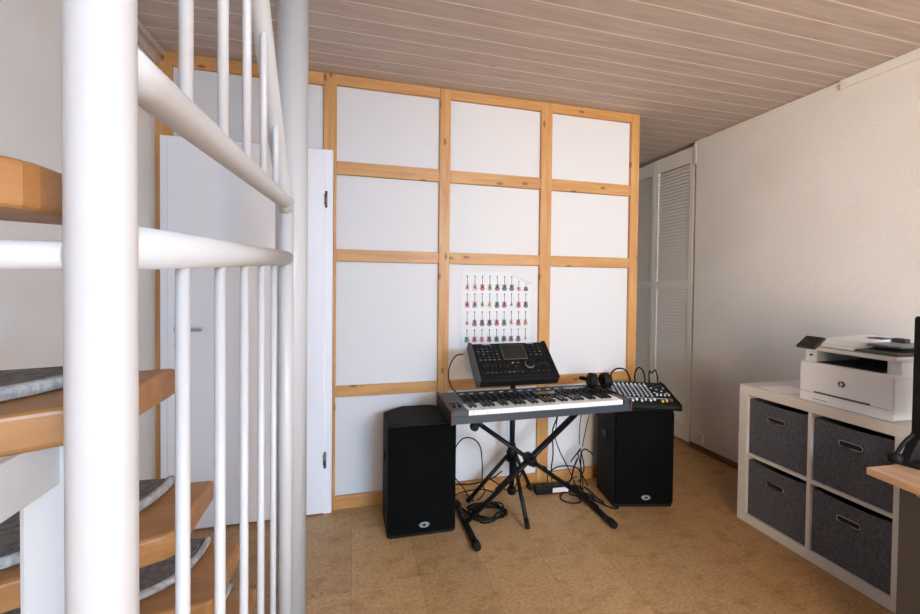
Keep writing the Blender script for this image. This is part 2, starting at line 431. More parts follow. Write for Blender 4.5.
b.prism([(.02+O.y, 1.30), (.25+O.y, 1.30), (1.78+O.y, .04), (1.78+O.y, 0), (1.35+O.y, 0)], -.998+O.x, -.976+O.x, axis=0)
b.build('stringer', 'enamel', stair)

MAT_LABELS = ['grey stair mat on the second tread from the top, left of the thick newel post',
              'grey stair mat with pale edge on the third tread from the top',
              'grey stair mat with curled edge on the fourth tread from the top',
              'grey stair mat on the fifth tread from the top, lowest mat in view']
for lab, t in zip(MAT_LABELS, TREADS[1:4]+TREADS[8:9]):
    uv = [(.075, .99), (.075, .8), (.085, .55), (.11, .34), (.16, .2), (.24, .1), (.36, .05), (.64, .05), (.78, .12), (.86, .25), (.90, .45), (.92, .7), (.92, .99)]
    z = t[0]+.0006
    cen = Vector(tread_uv(t, .5, .5)); r = thing('stair_mat', lab, 'mat', (cen.x, cen.y, z), group='mats on the stair treads')
    pts = [Vector(tread_uv(t, *q))-cen for q in uv]
    inner = [p+(-p).normalized()*.016 for p in pts]
    b = MB(); b.prism([tuple(p) for p in inner], 0, .013, bev=.003); b.build('carpet_pad', 'mat', r)
    b = MB(); b.tube([(p.x, p.y, .0075) for p in smooth_path([(q.x, q.y, 0) for q in [p+(-p).normalized()*.009 for p in pts]], 3)], .0075, 8)
    b.build('edge_binding', 'mat_edge', r)

# white tube railing
rl = thing('stair_railing', 'white tubular stair railing with vertical balusters in the left foreground', 'railing', (-.2, .8, 0))
def R(y, z, x=0): return Vector((x, y-.8, z))
b = MB(); b.tube([R(.401, 0), R(.401, ZC)], .0235, 32); b.build('newel_post', 'enamel', rl)
b = MB(); b.tube([R(1.361, 0), R(1.361, 1.585)], .021, 24); b.build('end_post', 'enamel', rl)
def lower(y): return 1.358+(y-.397)*.048
def upper(y): return 1.519+(y-.397)*.057
def hand(y): return 1.608-(y-1.293)*1.033
b = MB(); b.tube([R(.405, lower(.405)), R(1.35, lower(1.35))], .021, 24); b.build('guard_rail', 'enamel', rl)
b = MB(); b.tube(smooth_path([R(.405, upper(.405)), R(.8, upper(.8)), R(1.2, upper(1.2)), R(1.345, upper(1.345)), R(1.372, upper(1.36)+.008)], 4), .021, 24); b.build('guard_rail', 'enamel', rl)
b = MB(); b.tube(smooth_path([R(.45, hand(.45)), R(.8, hand(.8)), R(1.2, hand(1.2)), R(1.33, hand(1.33)-.005), R(1.372, upper(1.36)+.004)], 5), .021, 24); b.build('handrail', 'enamel', rl)
b = MB(); b.tube([R(.42, .10), R(1.35, .10)], .021, 24); b.build('bottom_rail', 'enamel', rl)
b = MB(); b.tube([R(.397, 1.349, -.02), R(.397, 1.345, -.79)], .0115, 16); b.build('cross_bar', 'enamel', rl)
for y in (.565, .71, .856, 1.005, 1.154):
    b = MB(); b.tube([R(y, .11), R(y, lower(y)-.012)], .0078, 16); b.build('baluster', 'enamel', rl)
    top = hand(y) if hand(y) < ZC-.02 else ZC-.02
    b = MB(); b.tube([R(y, upper(y)+.012, .004), R(y, top-.004, .004), R(y, top+.003, .004)], [.0078, .0078, .003], 16); b.build('baluster', 'enamel', rl)
b = MB(); b.tube([(0, 0, .012), (0, 0, ZC)], .055, 40); b.lathe([(.10, 0), (.10, .012), (.06, .014)], (0, 0, 0), n=32)
o = b.build('support_pole', 'enamel'); o.location = (-.219, 1.61, 0)
tag(o, 'thick white round pole from floor to ceiling behind the railing end', 'pole')

# ------------------------------------------------------------------ loudspeakers
def speaker(label, loc, rz):
    r = thing('loudspeaker', label, 'loudspeaker', loc, rz, 'loudspeakers on the floor')
    w = .182; H = .598
    poly = [(-w, .012), (-w+.012, 0), (w-.012, 0), (w, .012), (w+.012, .235), (.085, .33), (-.085, .33), (-w-.012, .235)]
    b = MB(); b.prism(poly, 0, H, bev=.012, seg=3); b.build('cabinet', 'carpet_black', r)
    b = MB(); b.prism(rrect(-w+.006, .024, w-.006, H-.012, .02), -.012, .004, axis=1, bev=.006, seg=2); b.build('grille', 'grille', r)
    bd = MB()
    def ell(a, c_, n=24): return [(a*math.cos(2*PI*i/n), c_*math.sin(2*PI*i/n)) for i in range(n)]
    bd.prism(ell(.031, .0155), -.0165, -.0122, axis=1, mi=0)
    bd.prism(ell(.012, .0085), -.0178, -.0165, axis=1, mi=1)
    for sx in (-1, 1): bd.prism([(sx*.023+dx, dz) for dx, dz in ell(.0035, .006, 10)], -.0178, -.0165, axis=1, mi=1)
    o = bd.build('badge', ['badge', 'hole'], r, 'oval silver badge'); o.location = (.01, 0, .068); o.scale = (.88, 1, .88)
    for sx in (-1, 1):
        b = MB(); b.box((sx*(w+.0065)-.006, .09, .38), (sx*(w+.0065)+.006, .16, .43), .001); b.build('side_grip', 'black', r)
speaker('black loudspeaker on the floor left of the keyboard, nothing on top', (.358, 2.108, 0), math.radians(-1.5))
speaker('black loudspeaker carrying the mixing desk, right of the keyboard', (1.690, 2.068, 0), math.radians(-13))

# ------------------------------------------------------------------ keyboard
KX0, KX1, KY0, KY1, KZ = .460, 1.448, 1.88, 2.225, .657
kb = thing('keyboard', 'dark grey synthesizer keyboard with white and black keys on the folding stand', 'keyboard', ((KX0+KX1)/2, (KY0+KY1)/2, KZ))
kw = (KX1-KX0)/2; kd = (KY1-KY0)/2
b = MB()
prof = [(-kd, 0), (kd, 0), (kd, .062), (-.047, .058), (-.049, .034), (-kd+.010, .034), (-kd+.008, .037), (-kd, .035)]
b.prism(prof, -kw+.006, kw-.006, axis=0)
b.box((-kw+.006, -kd+.004, .03), (-kw+.082, -.045, .060), .002); b.box((kw-.036, -kd+.004, .03), (kw-.006, -.045, .060), .002)
b.build('body', 'synth', kb)
for sx in (-1, 1):
    b = MB(); b.prism([(-kd-.002, -.003), (kd+.002, -.003), (kd+.002, .066), (-.02, .064), (-kd-.002, .058)], sx*kw-.006, sx*kw+.006, axis=0, mi=0)
    b.prism([(-kd-.003, .0585), (-.02, .0645), (kd+.002, .0665), (kd+.002, .0690), (-.02, .0670), (-kd-.003, .061)], sx*kw-.0055, sx*kw+.0055, axis=0, mi=1)
    b.box((sx*kw-.0055, -kd-.004, .0), (sx*kw+.0055, -kd-.002, .06), mi=1)
    b.build('end_cheek', ['black', 'red_edge'], kb, 'dark end cheek edged in red')
kx0 = -kw+.084; pitch_k = .860/36
def wkey():
    b = MB(); b.box((.0006, -kd+.007, .034), (pitch_k-.0006, -.049, .0605), .0014, 2); return b
first = wkey().build('white_key', 'key_white', kb); first.location = (kx0, 0, 0)
for i in range(1, 36): copy_child(first, kb, (kx0+i*pitch_k, 0, 0))
def bkey():
    b = MB(); b.prism([(-.122, .060), (-.122, .066), (-.115, .0715), (-.050, .0715), (-.050, .060)], -.0066, .0066, axis=0); return b
firstb = None
for i in range(35):
    if i % 7 in (0, 1, 3, 4, 5):
        loc = (kx0+(i+1)*pitch_k, 0, 0)
        if firstb is None: firstb = bkey().build('black_key', 'key_black', kb); firstb.location = loc
        else: copy_child(firstb, kb, loc)
# controls at the back and the wheels at the left
b = MB(); b.box((-kw+.10, -.035, .0585), (kw-.02, kd-.012, .0635), .001); b.build('control_panel', 'black', kb)
for i in range(2):
    b = MB(); b.lathe([(.022, -.006), (.024, 0), (.022, .006)], (0, 0, 0), (1, 0, 0), 24); o = b.build('bend_wheel', 'rubber', kb); o.location = (-kw+.03+i*.028, -.085, .047)
for i in range(3):
    b = MB(); b.box((-.006, -.004, 0), (.006, .004, .005), .001); o = b.build('button', 'black', kb); o.location = (-kw+.024+i*.018, -.035, .0595)
kn = None
for row, y in enumerate((-.012, .022, .056)):
    for i in range(22):
        x = -kw+.125+i*.0385
        if .02 < x < .17 and row > 0: continue
        if kn is None:
            b = MB(); b.lathe([(.0068, 0), (.006, .010), (.0045, .0115)], (0, 0, 0), n=12); b.box((-.0007, 0, .0112), (.0007, .0055, .0122), mi=1)
            kn = b.build('knob', ['black', 'button_dim'], kb); kn.location = (x, y, .0632)
        else: copy_child(kn, kb, (x, y, .0632))
fb = None
for i in range(14):
    x = -kw+.12+i*.058
    if fb is None:
        b = MB(); b.box((-.012, -.0045, 0), (.012, .0045, .004), .001); fb = b.build('panel_button', 'knob_grey', kb); fb.location = (x, .115, .0634)
    else: copy_child(fb, kb, (x, .115, .0634))
b = MB(); b.box((.03, .012, .0634), (.16, .066, .0665), .001); b.build('display', 'screen', kb)
b = MB(); b.box((kw-.23, .10, .0634), (kw-.12, .122, .0648)); b.build('label_strip', 'mark', kb)

# folding X stand
PX, PZ = .955, .348
st = thing('keyboard_stand', 'black folding X stand under the keyboard with two rubber tipped foot bars', 'stand', (PX, 2.1, 0))
def T(x, y, z): return Vector((x-PX, y-2.1, z))
b = MB(); b.tube([T(.615, 2.085, .612), T(1.388, 2.085, .034)], .0125, 14); b.tube([T(.64, 2.06, .592), T(1.2, 2.06, .175)], .008, 10); b.build('cross_tube', 'tube', st)
b = MB(); b.tube([T(1.305, 2.118, .612), T(.605, 2.118, .034)], .0125, 14); b.tube([T(1.25, 2.142, .567), T(.78, 2.142, .178)], .008, 10); b.build('cross_tube', 'tube', st)
for x, y in ((.615, 2.085), (1.305, 2.118)):
    b = MB(); b.tube([T(x, 1.93, .632), T(x, 2.215, .632)], .0150, 14); b.box(T(x-.012, y-.016, .604), T(x+.012, y+.016, .632)); b.build('support_arm', 'tube', st)
    if x < 1: b = MB(); b.lathe([(.02, 0), (.022, .012), (.018, .03)], T(x-.035, 1.925, .629), (0, -1, 0), 16); b.tube([T(x-.035, 1.93, .632), T(x, 1.935, .632)], .008, 8); b.build('arm_cap', 'rubber', st)
for x in (.605, 1.388):
    b = MB(); b.tube([T(x, 1.955, .0185), T(x, 2.31, .0185)], .0165, 14); b.build('foot_bar', 'tube', st)
    for y0, y1 in ((1.915, 1.965), (2.30, 2.35)):
        b = MB(); b.tube([T(x, y0, .0215), T(x, (y0+y1)/2, .0215), T(x, y1, .0215)], [.0195, .0215, .0195], 14); b.build('rubber_foot', 'rubber', st)
b = MB(); b.lathe([(.03, -.030), (.03, .030)], T(.963, 2.102, .352), (0, 1, 0), 24); b.lathe([(.022, -.06), (.026, -.03)], T(.963, 2.102, .352), (0, 1, 0), 16); b.build('pivot_plate', 'black', st)
b = MB(); b.tube([T(.963, 2.04, .352), T(.99, 2.02, .345), T(1.02, 2.01, .332)], [.007, .007, .009], 10); b.build('locking_lever', 'black', st)

# tripod column that carries the control unit
cs = thing('tripod_stand', 'black tripod stand with a tall column rising behind the keyboard', 'stand', (.945, 2.315, 0))
b = MB(); b.tube([(0, 0, .05), (0, 0, .86)], .0165, 16); b.build('column', 'tube', cs)
b = MB(); b.lathe([(.02, .25), (.034, .255), (.034, .31), (.024, .335), (.02, .36)], (0, 0, 0)); b.build('leg_hub', 'black', cs)
b = MB(); b.lathe([(.02, .05), (.026, .055), (.026, .085), (.02, .09)], (0, 0, 0)); b.build('brace_collar', 'black', cs)
for ang, ln in ((-95, .30), (172, .27), (28, .19)):
    a_ = math.radians(ang); dx, dy = math.cos(a_), math.sin(a_)
    b = MB(); b.tube([(dx*.03, dy*.03, .285), (dx*ln, dy*ln, .018)], .012, 12); b.build('leg', 'tube', cs)
    b = MB(); b.tube([(dx*(ln-.03), dy*(ln-.03), .0485), (dx*ln, dy*ln, .0185), (dx*(ln+.004), dy*(ln+.004), .0145)], [.0135, .0145, .0125], 12); b.build('rubber_foot', 'rubber', cs)
    b = MB(); b.tube([(dx*.024, dy*.024, .07), (dx*ln*.55, dy*ln*.55, .158)], .0045, 8); b.build('brace', 'tube', cs)
b = MB(); b.tube([(0, 0, .85), (-.01, -.07, .865), (-.03, -.16, .865)], .014, 12); b.box((-.20, -.195, .842), (.10, -.155, .854), .002); b.build('mount_arm', 'black', cs)
b = MB(); b.box((-.06, -.2, .80), (.0, -.185, .85), .002); b.build('mount_plate', 'black', cs)

# control unit
cu = thing('control_unit', 'black desktop control unit with screen and dial, tilted above the keyboard', 'control unit', (.846, 2.0, .812))
TL = Matrix.Rotation(math.radians(41), 4, 'X')
hw = .232
b = MB(); b.box((-hw+.018, 0, 0), (hw-.018, .245, .034), .003, M4=TL); b.build('body', 'black', cu)
for sx in (-1, 1):
    b = MB(); b.prism([(-.006, -.018), (.252, -.012), (.252, .037), (-.002, .0375)], min(sx*hw, sx*(hw-.022)), max(sx*hw, sx*(hw-.022)), axis=0, bev=.003, M4=TL); b.build('end_cheek', 'button_dim' if sx < 0 else 'black', cu)  # left cheek is paler, its highlight put into the colour
b = MB(); b.box((-hw+.02, -.012, -.012), (hw-.02, .018, .040), .004, M4=TL); b.build('front_lip', 'black', cu)
b = MB(); b.box((-hw+.02, .017, .0345), (hw-.02, .0195, .0352), M4=TL); b.build('edge_line', 'button_dim', cu)
b = MB(); b.box((-.052, .128, .034), (.088, .232, .036), .001, M4=TL); b.build('screen_frame', 'button_pale', cu)
b = MB(); b.box((-.049, .131, .036), (.085, .229, .0368), M4=TL); b.build('screen', 'screen', cu)
b = MB(); b.lathe([(.028, .034), (.028, .0375), (.024, .0375), (.024, .040), (.008, .039)], (.085, .092, 0), n=32, mi=0); b.bm.verts.ensure_lookup_table()
o = b.build('jog_ring', 'button_pale', cu, M4=TL)
b = MB(); b.lathe([(.0235, .038), (.0235, .047), (.021, .050), (.002, .0505)], (.085, .092, 0), n=32); b.build('jog_dial', 'black', cu, M4=TL)
random.seed(3); btn = {}
def ctl(kind, x, y, mt, sx, sy, h):
    key = (kind, mt)
    if key not in btn:
        b = MB(); b.box((-sx, -sy, 0), (sx, sy, h), .0008); o = b.build(kind, mt, cu); o.rotation_euler = TL.to_euler(); btn[key] = o
    else: o = copy_child(btn[key], cu)
    o.location = TL @ Vector((x, y, .034)); return o
for r_ in range(6):
    for c_ in range(5):
        ctl('button', -.185+c_*.026, .225-r_*.019, random.choice(['grey_plastic', 'grey_plastic', 'button_dim', 'button_pale']) if (r_, c_) != (3, 4) else 'led_red', .0065, .0032, .0035)
for r_ in range(4):
    for c_ in range(3):
        ctl('button', .115+c_*.030, .222-r_*.022, random.choice(['grey_plastic', 'button_dim', 'button_pale']), .007, .0032, .0035)
for c_ in range(9): ctl('fader', -.175+c_*.022, .085+random.uniform(-.01, .012), 'grey_plastic', .004, .007, .009)
for c_ in range(5): ctl('fader', .128+c_*.016, .085+random.uniform(-.01, .012), 'grey_plastic', .004, .007, .009)
for c_ in range(10): ctl('button', -.19+c_*.0245, .045, random.choice(['grey_plastic', 'button_dim', 'button_dim', 'button_pale']), .0075, .0022, .003)
for c_ in range(4): ctl('button', .09+c_*.031, .045, random.choice(['grey_plastic', 'button_dim', 'led_red']), .0075, .0022, .003)
ctl('button', .02, .105, 'button_pale', .006, .0022, .003); ctl('button', -.01, .105, 'led_yellow', .006, .0022, .003)
for x in (-.13, .13):
    ctl('print', x, .2385, 'mark', .022, .003, .0006)

# headphones lying on the keyboard
hp = thing('headphones', 'black over ear headphones lying on the right end of the keyboard', 'headphones', (1.385, 2.085, .7275), math.radians(-8)); hp.scale = (1.12, 1.12, 1.12)
for i, sx in enumerate((-1, 1)):
    b = MB(); b.lathe([(.030, .030), (.040, .024), (.041, .008), (.034, 0)], (sx*.028, 0, .0425), (sx, .10, .12), 24); b.build('ear_cup', 'black', hp)
    b = MB(); b.torus((sx*.027, 0, .0425), .029, .0115, (sx, .10, .12)); b.build('ear_pad', 'rubber', hp)
b = MB(); b.tube(smooth_path([(-.052, .004, .05), (-.072, .045, .05), (-.062, .085, .036), (-.02, .098, .028), (.02, .098, .028), (.062, .085, .036), (.072, .045, .05), (.052, .004, .05)]), .0085, 10); b.build('headband', 'rubber', hp)

# ------------------------------------------------------------------ mixing desk on the right speaker
MR = math.radians(-21)
mx = thing('mixing_desk', 'small mixing desk with rows of pale knobs on top of the right loudspeaker', 'mixing desk', (1.738, 2.178, .5995), MR)
b = MB()
b.prism([(-.165, .012), (-.150, 0), (.165, 0), (.165, .090), (.12, .090), (-.165, .032)], -.182, .182, axis=0, bev=.004)
b.build('body', 'black', mx)
slope = math.atan2(.058, .285)
MT = Matrix.Translation((0, -.165, .0325)) @ Matrix.Rotation(slope, 4, 'X')
b = MB(); b.box((-.165, .09, 0), (.07, .285, .0012), M4=MT); b.build('channel_plate', 'grey_plastic', mx)
for sx in (-1, 1):
    b = MB(); b.prism([(-.17, .008), (-.155, -.001), (.168, -.001), (.168, .097), (.115, .097), (-.17, .039)], sx*.182-.006, sx*.182+.006, axis=0, bev=.002); b.build('end_cheek', 'black', mx)
mk = {}
def mctl(kind, x, y, mt, fn):
    key = (kind, mt)
    if key not in mk:
        b = MB(); fn(b); o = b.build(kind, mt, mx); o.rotation_euler = MT.to_euler(); mk[key] = o
    else: o = copy_child(mk[key], mx)
    o.location = MT @ Vector((x, y, .0008))
kf = lambda b: b.lathe([(.0062, 0), (.0054, .012), (.004, .0135)], (0, 0, 0), n=10)
ff = lambda b: b.box((-.0055, -.009, 0), (.0055, .009, .011), .0015)
bf = lambda b: b.box((-.0055, -.0035, 0), (.0055, .0035, .004), .001)
for r_ in range(7):
    for c_ in range(9):
        mctl('knob', -.155+c_*.0262, .105+r_*.0265, 'knob_grey' if (r_ < 5) else 'knob_white', kf)
for c_ in range(9): mctl('fader', -.155+c_*.0262, .055+random.uniform(-.012, .012), 'knob_white', ff)
for i, (x, mt) in enumerate(((.095, 'led_yellow'), (.12, 'led_yellow'), (.148, 'led_red'))): mctl('fader', x, .045+.006*i, mt, ff)
for c_ in range(4): mctl('knob', .09+c_*.023, .125, 'knob_white', kf)
for r_ in range(4):
    for c_ in range(4): mctl('button', .088+c_*.024, .16+r_*.022, 'grey_plastic' if (r_+c_) % 3 else 'knob_white', bf)
b = MB(); b.box((.075, .250, .0005), (.172, .278, .002), M4=MT); b.build('level_display', 'screen', mx)
b = MB(); b.box((-.16, .083, .0005), (.165, .0865, .0016), M4=MT); b.build('label_strip', 'knob_white', mx)

# ------------------------------------------------------------------ cables
def cable(label, pts, r=.0035, name='cable', group=None, k=8):
    pts = [Vector(p) for p in pts]; o0 = Vector((pts[0].x, pts[0].y, 0))
    b = MB(); b.tube([p-o0 for p in smooth_path(pts, k)], r, 8)
    o = b.build(name, 'rubber'); o.location = o0
    return tag(o, label, 'cable', group)
G = 'cables plugged into the back of the mixing desk'
def mxw(x, y, z):
    c_, s_ = math.cos(MR), math.sin(MR)
    return (1.742+c_*x-s_*y, 2.175+s_*x+c_*y, .599+z)
cable('black cable in a wide arch over the left back of the mixing desk', [mxw(-.13, .172, .085), mxw(-.13, .185, .14), mxw(-.09, .19, .172), mxw(-.04, .185, .165), mxw(-.015, .18, .12), mxw(-.012, .174, .085)], .0055, group=G)
cable('black cable in a narrow arch at the middle back of the mixing desk', [mxw(.02, .172, .085), mxw(.022, .185, .145), mxw(.045, .19, .182), mxw(.07, .187, .170), mxw(.083, .18, .13), mxw(.085, .174, .085)], .005, group=G)
cable('black cable with upright plug at the right back of the mixing desk', [mxw(.112, .172, .085), mxw(.112, .18, .13), mxw(.116, .182, .165), mxw(.13, .184, .15), mxw(.15, .185, .172), mxw(.165, .182, .13), mxw(.166, .174, .09)], .0045, group=G)

cable('black cable bowed beside the left of the control unit down to the keyboard', [(.60, 2.21, .935), (.565, 2.24, .92), (.535, 2.26, .86), (.53, 2.262, .79), (.55, 2.25, .735), (.585, 2.235, .70)], .0035)
cable('black cable looping out at the right side of the control unit', [(1.085, 2.17, .93), (1.115, 2.18, .93), (1.125, 2.19, .89), (1.115, 2.19, .85), (1.09, 2.18, .82)], .003)
cable('black cable forming a tall arch beside the left loudspeaker', [(.57, 2.30, .075), (.565, 2.32, .21), (.582, 2.335, .33), (.635, 2.345, .40), (.70, 2.345, .40), (.75, 2.345, .345), (.765, 2.345, .23), (.77, 2.36, .12), (.79, 2.37, .05), (.74, 2.36, .009)], .0038)
cable('black cable drooping in a shallow loop under the keyboard', [(.77, 2.05, .658), (.80, 2.05, .625), (.85, 2.05, .612), (.90, 2.05, .625), (.945, 2.05, .658)], .003)
H = 'thin cables hanging behind the keyboard'
cable('left twisted pair cable hanging from the keyboard to the power strip', [(1.19, 2.24, .665), (1.215, 2.26, .58), (1.235, 2.30, .50), (1.225, 2.33, .42), (1.235, 2.35, .34), (1.25, 2.37, .24), (1.245, 2.38, .15), (1.25, 2.38, .065)], .0042, group=H)
cable('black cable winding around the twisted pair to the floor', [(1.21, 2.245, .665), (1.232, 2.255, .58), (1.23, 2.285, .50), (1.238, 2.315, .42), (1.245, 2.335, .36), (1.29, 2.355, .26), (1.36, 2.37, .14), (1.42, 2.375, .012)], .0036, group=H)
cable('thin black cable hanging straight, second from the right speaker', [(1.37, 2.235, .68), (1.385, 2.26, .55), (1.402, 2.31, .42), (1.42, 2.34, .30)], .0025, group=H)
cable('thin black cable hanging straight, nearest the right speaker', [(1.435, 2.23, .69), (1.445, 2.26, .55), (1.452, 2.32, .40), (1.46, 2.37, .27)], .0025, group=H)
F = 'cable tangle in front of the right speaker'
cable('black cable arching from the power strip to behind the right speaker', [(1.22, 2.38, .06), (1.23, 2.39, .11), (1.30, 2.40, .14), (1.40, 2.40, .135), (1.46, 2.40, .10), (1.50, 2.36, .012)], .0042, group=F)
cable('black cable rising in a bow against the side of the right speaker', [(1.43, 2.33, .012), (1.43, 2.335, .13), (1.435, 2.34, .24), (1.46, 2.335, .268), (1.475, 2.30, .262), (1.478, 2.27, .255)], .0042, group=F)
cable('black cable fanning from the knot down to the floor', [(1.44, 2.35, .27), (1.43, 2.37, .23), (1.45, 2.37, .15), (1.46, 2.36, .06), (1.44, 2.32, .012)], .004, group=F)
cable('black cable crossing from the knot towards the wall', [(1.39, 2.39, .17), (1.42, 2.385, .21), (1.45, 2.38, .24), (1.48, 2.40, .19), (1.50, 2.41, .10), (1.47, 2.42, .012)], .004, group=F)
cable('black cable lying in an oval loop behind the right foot bar', [(1.34, 2.34, .008), (1.28, 2.31, .008), (1.25, 2.25, .008), (1.29, 2.20, .008), (1.35, 2.20, .008), (1.36, 2.24, .016), (1.33, 2.30, .008)], .0045, group=F)
cable('black cable lying in a flat loop at the foot of the right speaker', [(1.42, 2.28, .008), (1.44, 2.22, .008), (1.465, 2.15, .008), (1.50, 2.09, .008), (1.535, 2.09, .008), (1.532, 2.13, .008)], .0045, group=F)
# coil on the floor at the left foot bar
pts = []
for i in range(60):
    t = i/60*5*2*PI; R_ = .105+.022*math.sin(i*1.7)
    pts.append((.755+R_*.92*math.cos(t), 2.205+R_*.75*math.sin(t), .010+.006*(i/60*5)+.003*math.sin(i*2.3)))
cable('coiled black cable lying on the floor behind the left foot bar', pts, .0048, 'cable_coil', k=5)
T_ = 'loose cable loops behind the left speaker'
for lab, q in (('black cable curving along the wall above the coil, upper one', [(.56, 2.36, .16), (.60, 2.375, .12), (.68, 2.38, .105), (.78, 2.385, .11), (.85, 2.38, .13), (.91, 2.39, .16)]),
               ('black cable sloping down from the left speaker to the coil', [(.555, 2.36, .21), (.60, 2.37, .16), (.65, 2.36, .10), (.68, 2.33, .05), (.70, 2.30, .045)]),
               ('black cable lying along the floor beside the left speaker', [(.575, 2.38, .008), (.62, 2.385, .05), (.70, 2.39, .06), (.80, 2.40, .05), (.88, 2.41, .009)])):
    cable(lab, q, .004, group=T_)

for lab, q in (('black cable sagging from the knot to the right end of the power strip', [(1.42, 2.36, .20), (1.41, 2.39, .12), (1.40, 2.395, .06), (1.38, 2.395, .03)]),
               ('black cable lying in a zigzag behind the right foot bar', [(1.42, 2.40, .007), (1.45, 2.36, .007), (1.43, 2.30, .007), (1.46, 2.25, .007), (1.44, 2.19, .007)]),
               ('black cable lying straight beside the right speaker base', [(1.475, 2.36, .007), (1.48, 2.30, .007), (1.475, 2.22, .007), (1.485, 2.16, .007)])):
    cable(lab, q, .005, group=F)
for lab, q in (('black cable lying in a tight curl left of the coil', [(.63, 2.30, .007), (.645, 2.25, .007), (.625, 2.20, .007), (.65, 2.18, .007), (.655, 2.22, .007)]),
               ('black cable lying in a wide bow behind the coil', [(.66, 2.30, .007), (.70, 2.325, .007), (.76, 2.33, .007), (.82, 2.32, .007), (.85, 2.27, .007)])):
    cable(lab, q, .005, group=T_)

ps = thing('power_strip', 'black power strip with white label on the floor behind the stand', 'power strip', (1.246, 2.365, 0), math.radians(-5))
b = MB(); b.box((-.12, -.03, 0), (.12, .03, .045), .006); b.build('housing', 'black', ps)
b = MB(); b.box((-.01, -.0312, .010), (.095, -.0300, .040)); b.build('label_sticker', 'paper', ps, 'white sticker')
for i in range(4):
    b = MB(); b.lathe([(.019, .045), (.019, .0465), (.016, .0465)], (-.085+i*.055, 0, 0), n=16); b.build('outlet', 'grey_plastic', ps)

# ------------------------------------------------------------------ poster
po = MB()
PW, PH = .478, .478
def pz(x):  # upper edge with its sagging right corner
    return PH if x < .32 else PH-.062*((x-.32)/(PW-.32))
GC = [srgb(232, 190, 180), srgb(226, 180, 170), srgb(196, 60, 66), srgb(180, 178, 150), srgb(150, 30, 44), srgb(40, 34, 70), srgb(52, 56, 60), srgb(222, 160, 120), srgb(30, 60, 74),
      srgb(214, 130, 150), srgb(140, 120, 140), srgb(214, 208, 190), srgb(222, 210, 170), srgb(60, 84, 96), srgb(150, 40, 70), srgb(226, 224, 224), srgb(190, 60, 70), srgb(24, 40, 80)]
gm = [mat('print_ink_%d' % i, tuple(x*.68+.22 for x in c_[:3])+(1,), .7) for i, c_ in enumerate(GC)]
xs = [0, .08, .16, .24, .32, .36, .40, .44, PW]
front = [(x, pz(x)) for x in xs]
po.prism([(0, 0)]+front+[(PW, 0)], -.0012, 0, axis=1, mi=0)
# the corner folded over to the front
po.prism([(.33, pz(.33)), (PW, pz(PW)), (PW-.012, pz(PW)-.022), (.36, pz(.36)-.010)], -.0046, -.0014, axis=1, mi=1)
rows = [(.945, .74), (.71, .51), (.47, .265), (.23, .05)]
order = [0, 1, 2, 3, 4, 5, 6, 7, 8, 9, 10, 11, 12, 13, 14, 15, 16, 17, 15, 14, 5, 17, 2, 13, 0, 14, 7, 13, 2, 9, 14, 8, 17, 4, 6, 15]
def disc(cx, cz, a, c_, mi, n=10): po.poly([(cx+a*math.cos(2*PI*i/n), -.0017, cz+c_*math.sin(2*PI*i/n)) for i in range(n)], mi)
for r_, (zt, zb) in enumerate(rows):
    for c_ in range(9):
        cx = PW*(.084+c_*.1045); z0, z1 = zb*PH, zt*PH
        if c_ >= 7 and r_ == 0: z1 -= .03
        ink = 2+order[r_*9+c_]; Hh = z1-z0
        disc(cx, z0+Hh*.15, .018, Hh*.15, ink); disc(cx, z0+Hh*.32, .0135, Hh*.12, ink)
        for s_ in (-1, 1): po.poly([(cx+s_*.004, -.0017, z0+Hh*.36), (cx+s_*.014, -.0017, z0+Hh*.36), (cx+s_*.012, -.0017, z0+Hh*.47)], ink)
        po.poly([(cx-.0018, -.0020, z0+Hh*.25), (cx+.0018, -.0020, z0+Hh*.25), (cx+.0015, -.0020, z0+Hh*.9), (cx-.0015, -.0020, z0+Hh*.9)], 20)
        po.poly([(cx-.0035, -.0020, z0+Hh*.89), (cx+.0035, -.0020, z0+Hh*.89), (cx+.003, -.0020, z1), (cx-.003, -.0020, z1)], 20)
        disc(cx, z0+Hh*.16, .005, Hh*.04, 21)
o = po.build('poster', ['paper', mat('paper_back', (.62, .63, .65, 1), .7)]+gm+[mat('print_dark', srgb(70, 66, 72), .7), mat('print_pale', srgb(225, 215, 210), .7)])
o.location = (.659, 2.4918, .932)
tag(o, 'white poster with four rows of small guitars, upper right corner folded, on the wall panel', 'poster')

# ------------------------------------------------------------------ cube shelf with boxes
SX, SY0, SY1, SH, SD = 2.154, 1.107, 1.854, .773, .46
sh = thing('storage_shelf', 'white two by two cube shelf standing along the right wall under the printer', 'shelf', (SX, (SY0+SY1)/2, 0))
hw = (SY1-SY0)/2
t_ = .05
for nm, a_, c_ in (('top_board', (0, -hw, SH-t_), (SD, hw, SH)), ('bottom_board', (0, -hw, 0), (SD, hw, t_)),
                   ('side_board', (0, -hw, t_), (SD, -hw+t_, SH-t_)), ('side_board', (0, hw-t_, t_), (SD, hw, SH-t_)),
                   ('divider', (.002, -.0085, t_), (SD, .0085, SH-t_)), ('shelf_board', (.002, -hw+t_, .380), (SD, -.0085, .396)), ('shelf_board', (.002, .0085, .380), (SD, hw-t_, .396)),
                   ('back_board', (SD-.006, -hw+t_, t_), (SD-.001, hw-t_, SH-t_))):
    b = MB(); b.box(a_, c_, .0012 if nm != 'back_board' else 0, 2); b.build(nm, 'shelf', sh)
W = hw-t_-.0085
BOX_LABELS = {(1, 1): 'grey fabric box in the upper compartment on the left, nearest the louvred doors', (0, 1): 'grey fabric box in the upper compartment nearest the desk, below the printer',
              (1, 0): 'grey fabric box in the lower compartment on the left, nearest the louvred doors', (0, 0): 'grey fabric box in the lower compartment nearest the desk'}
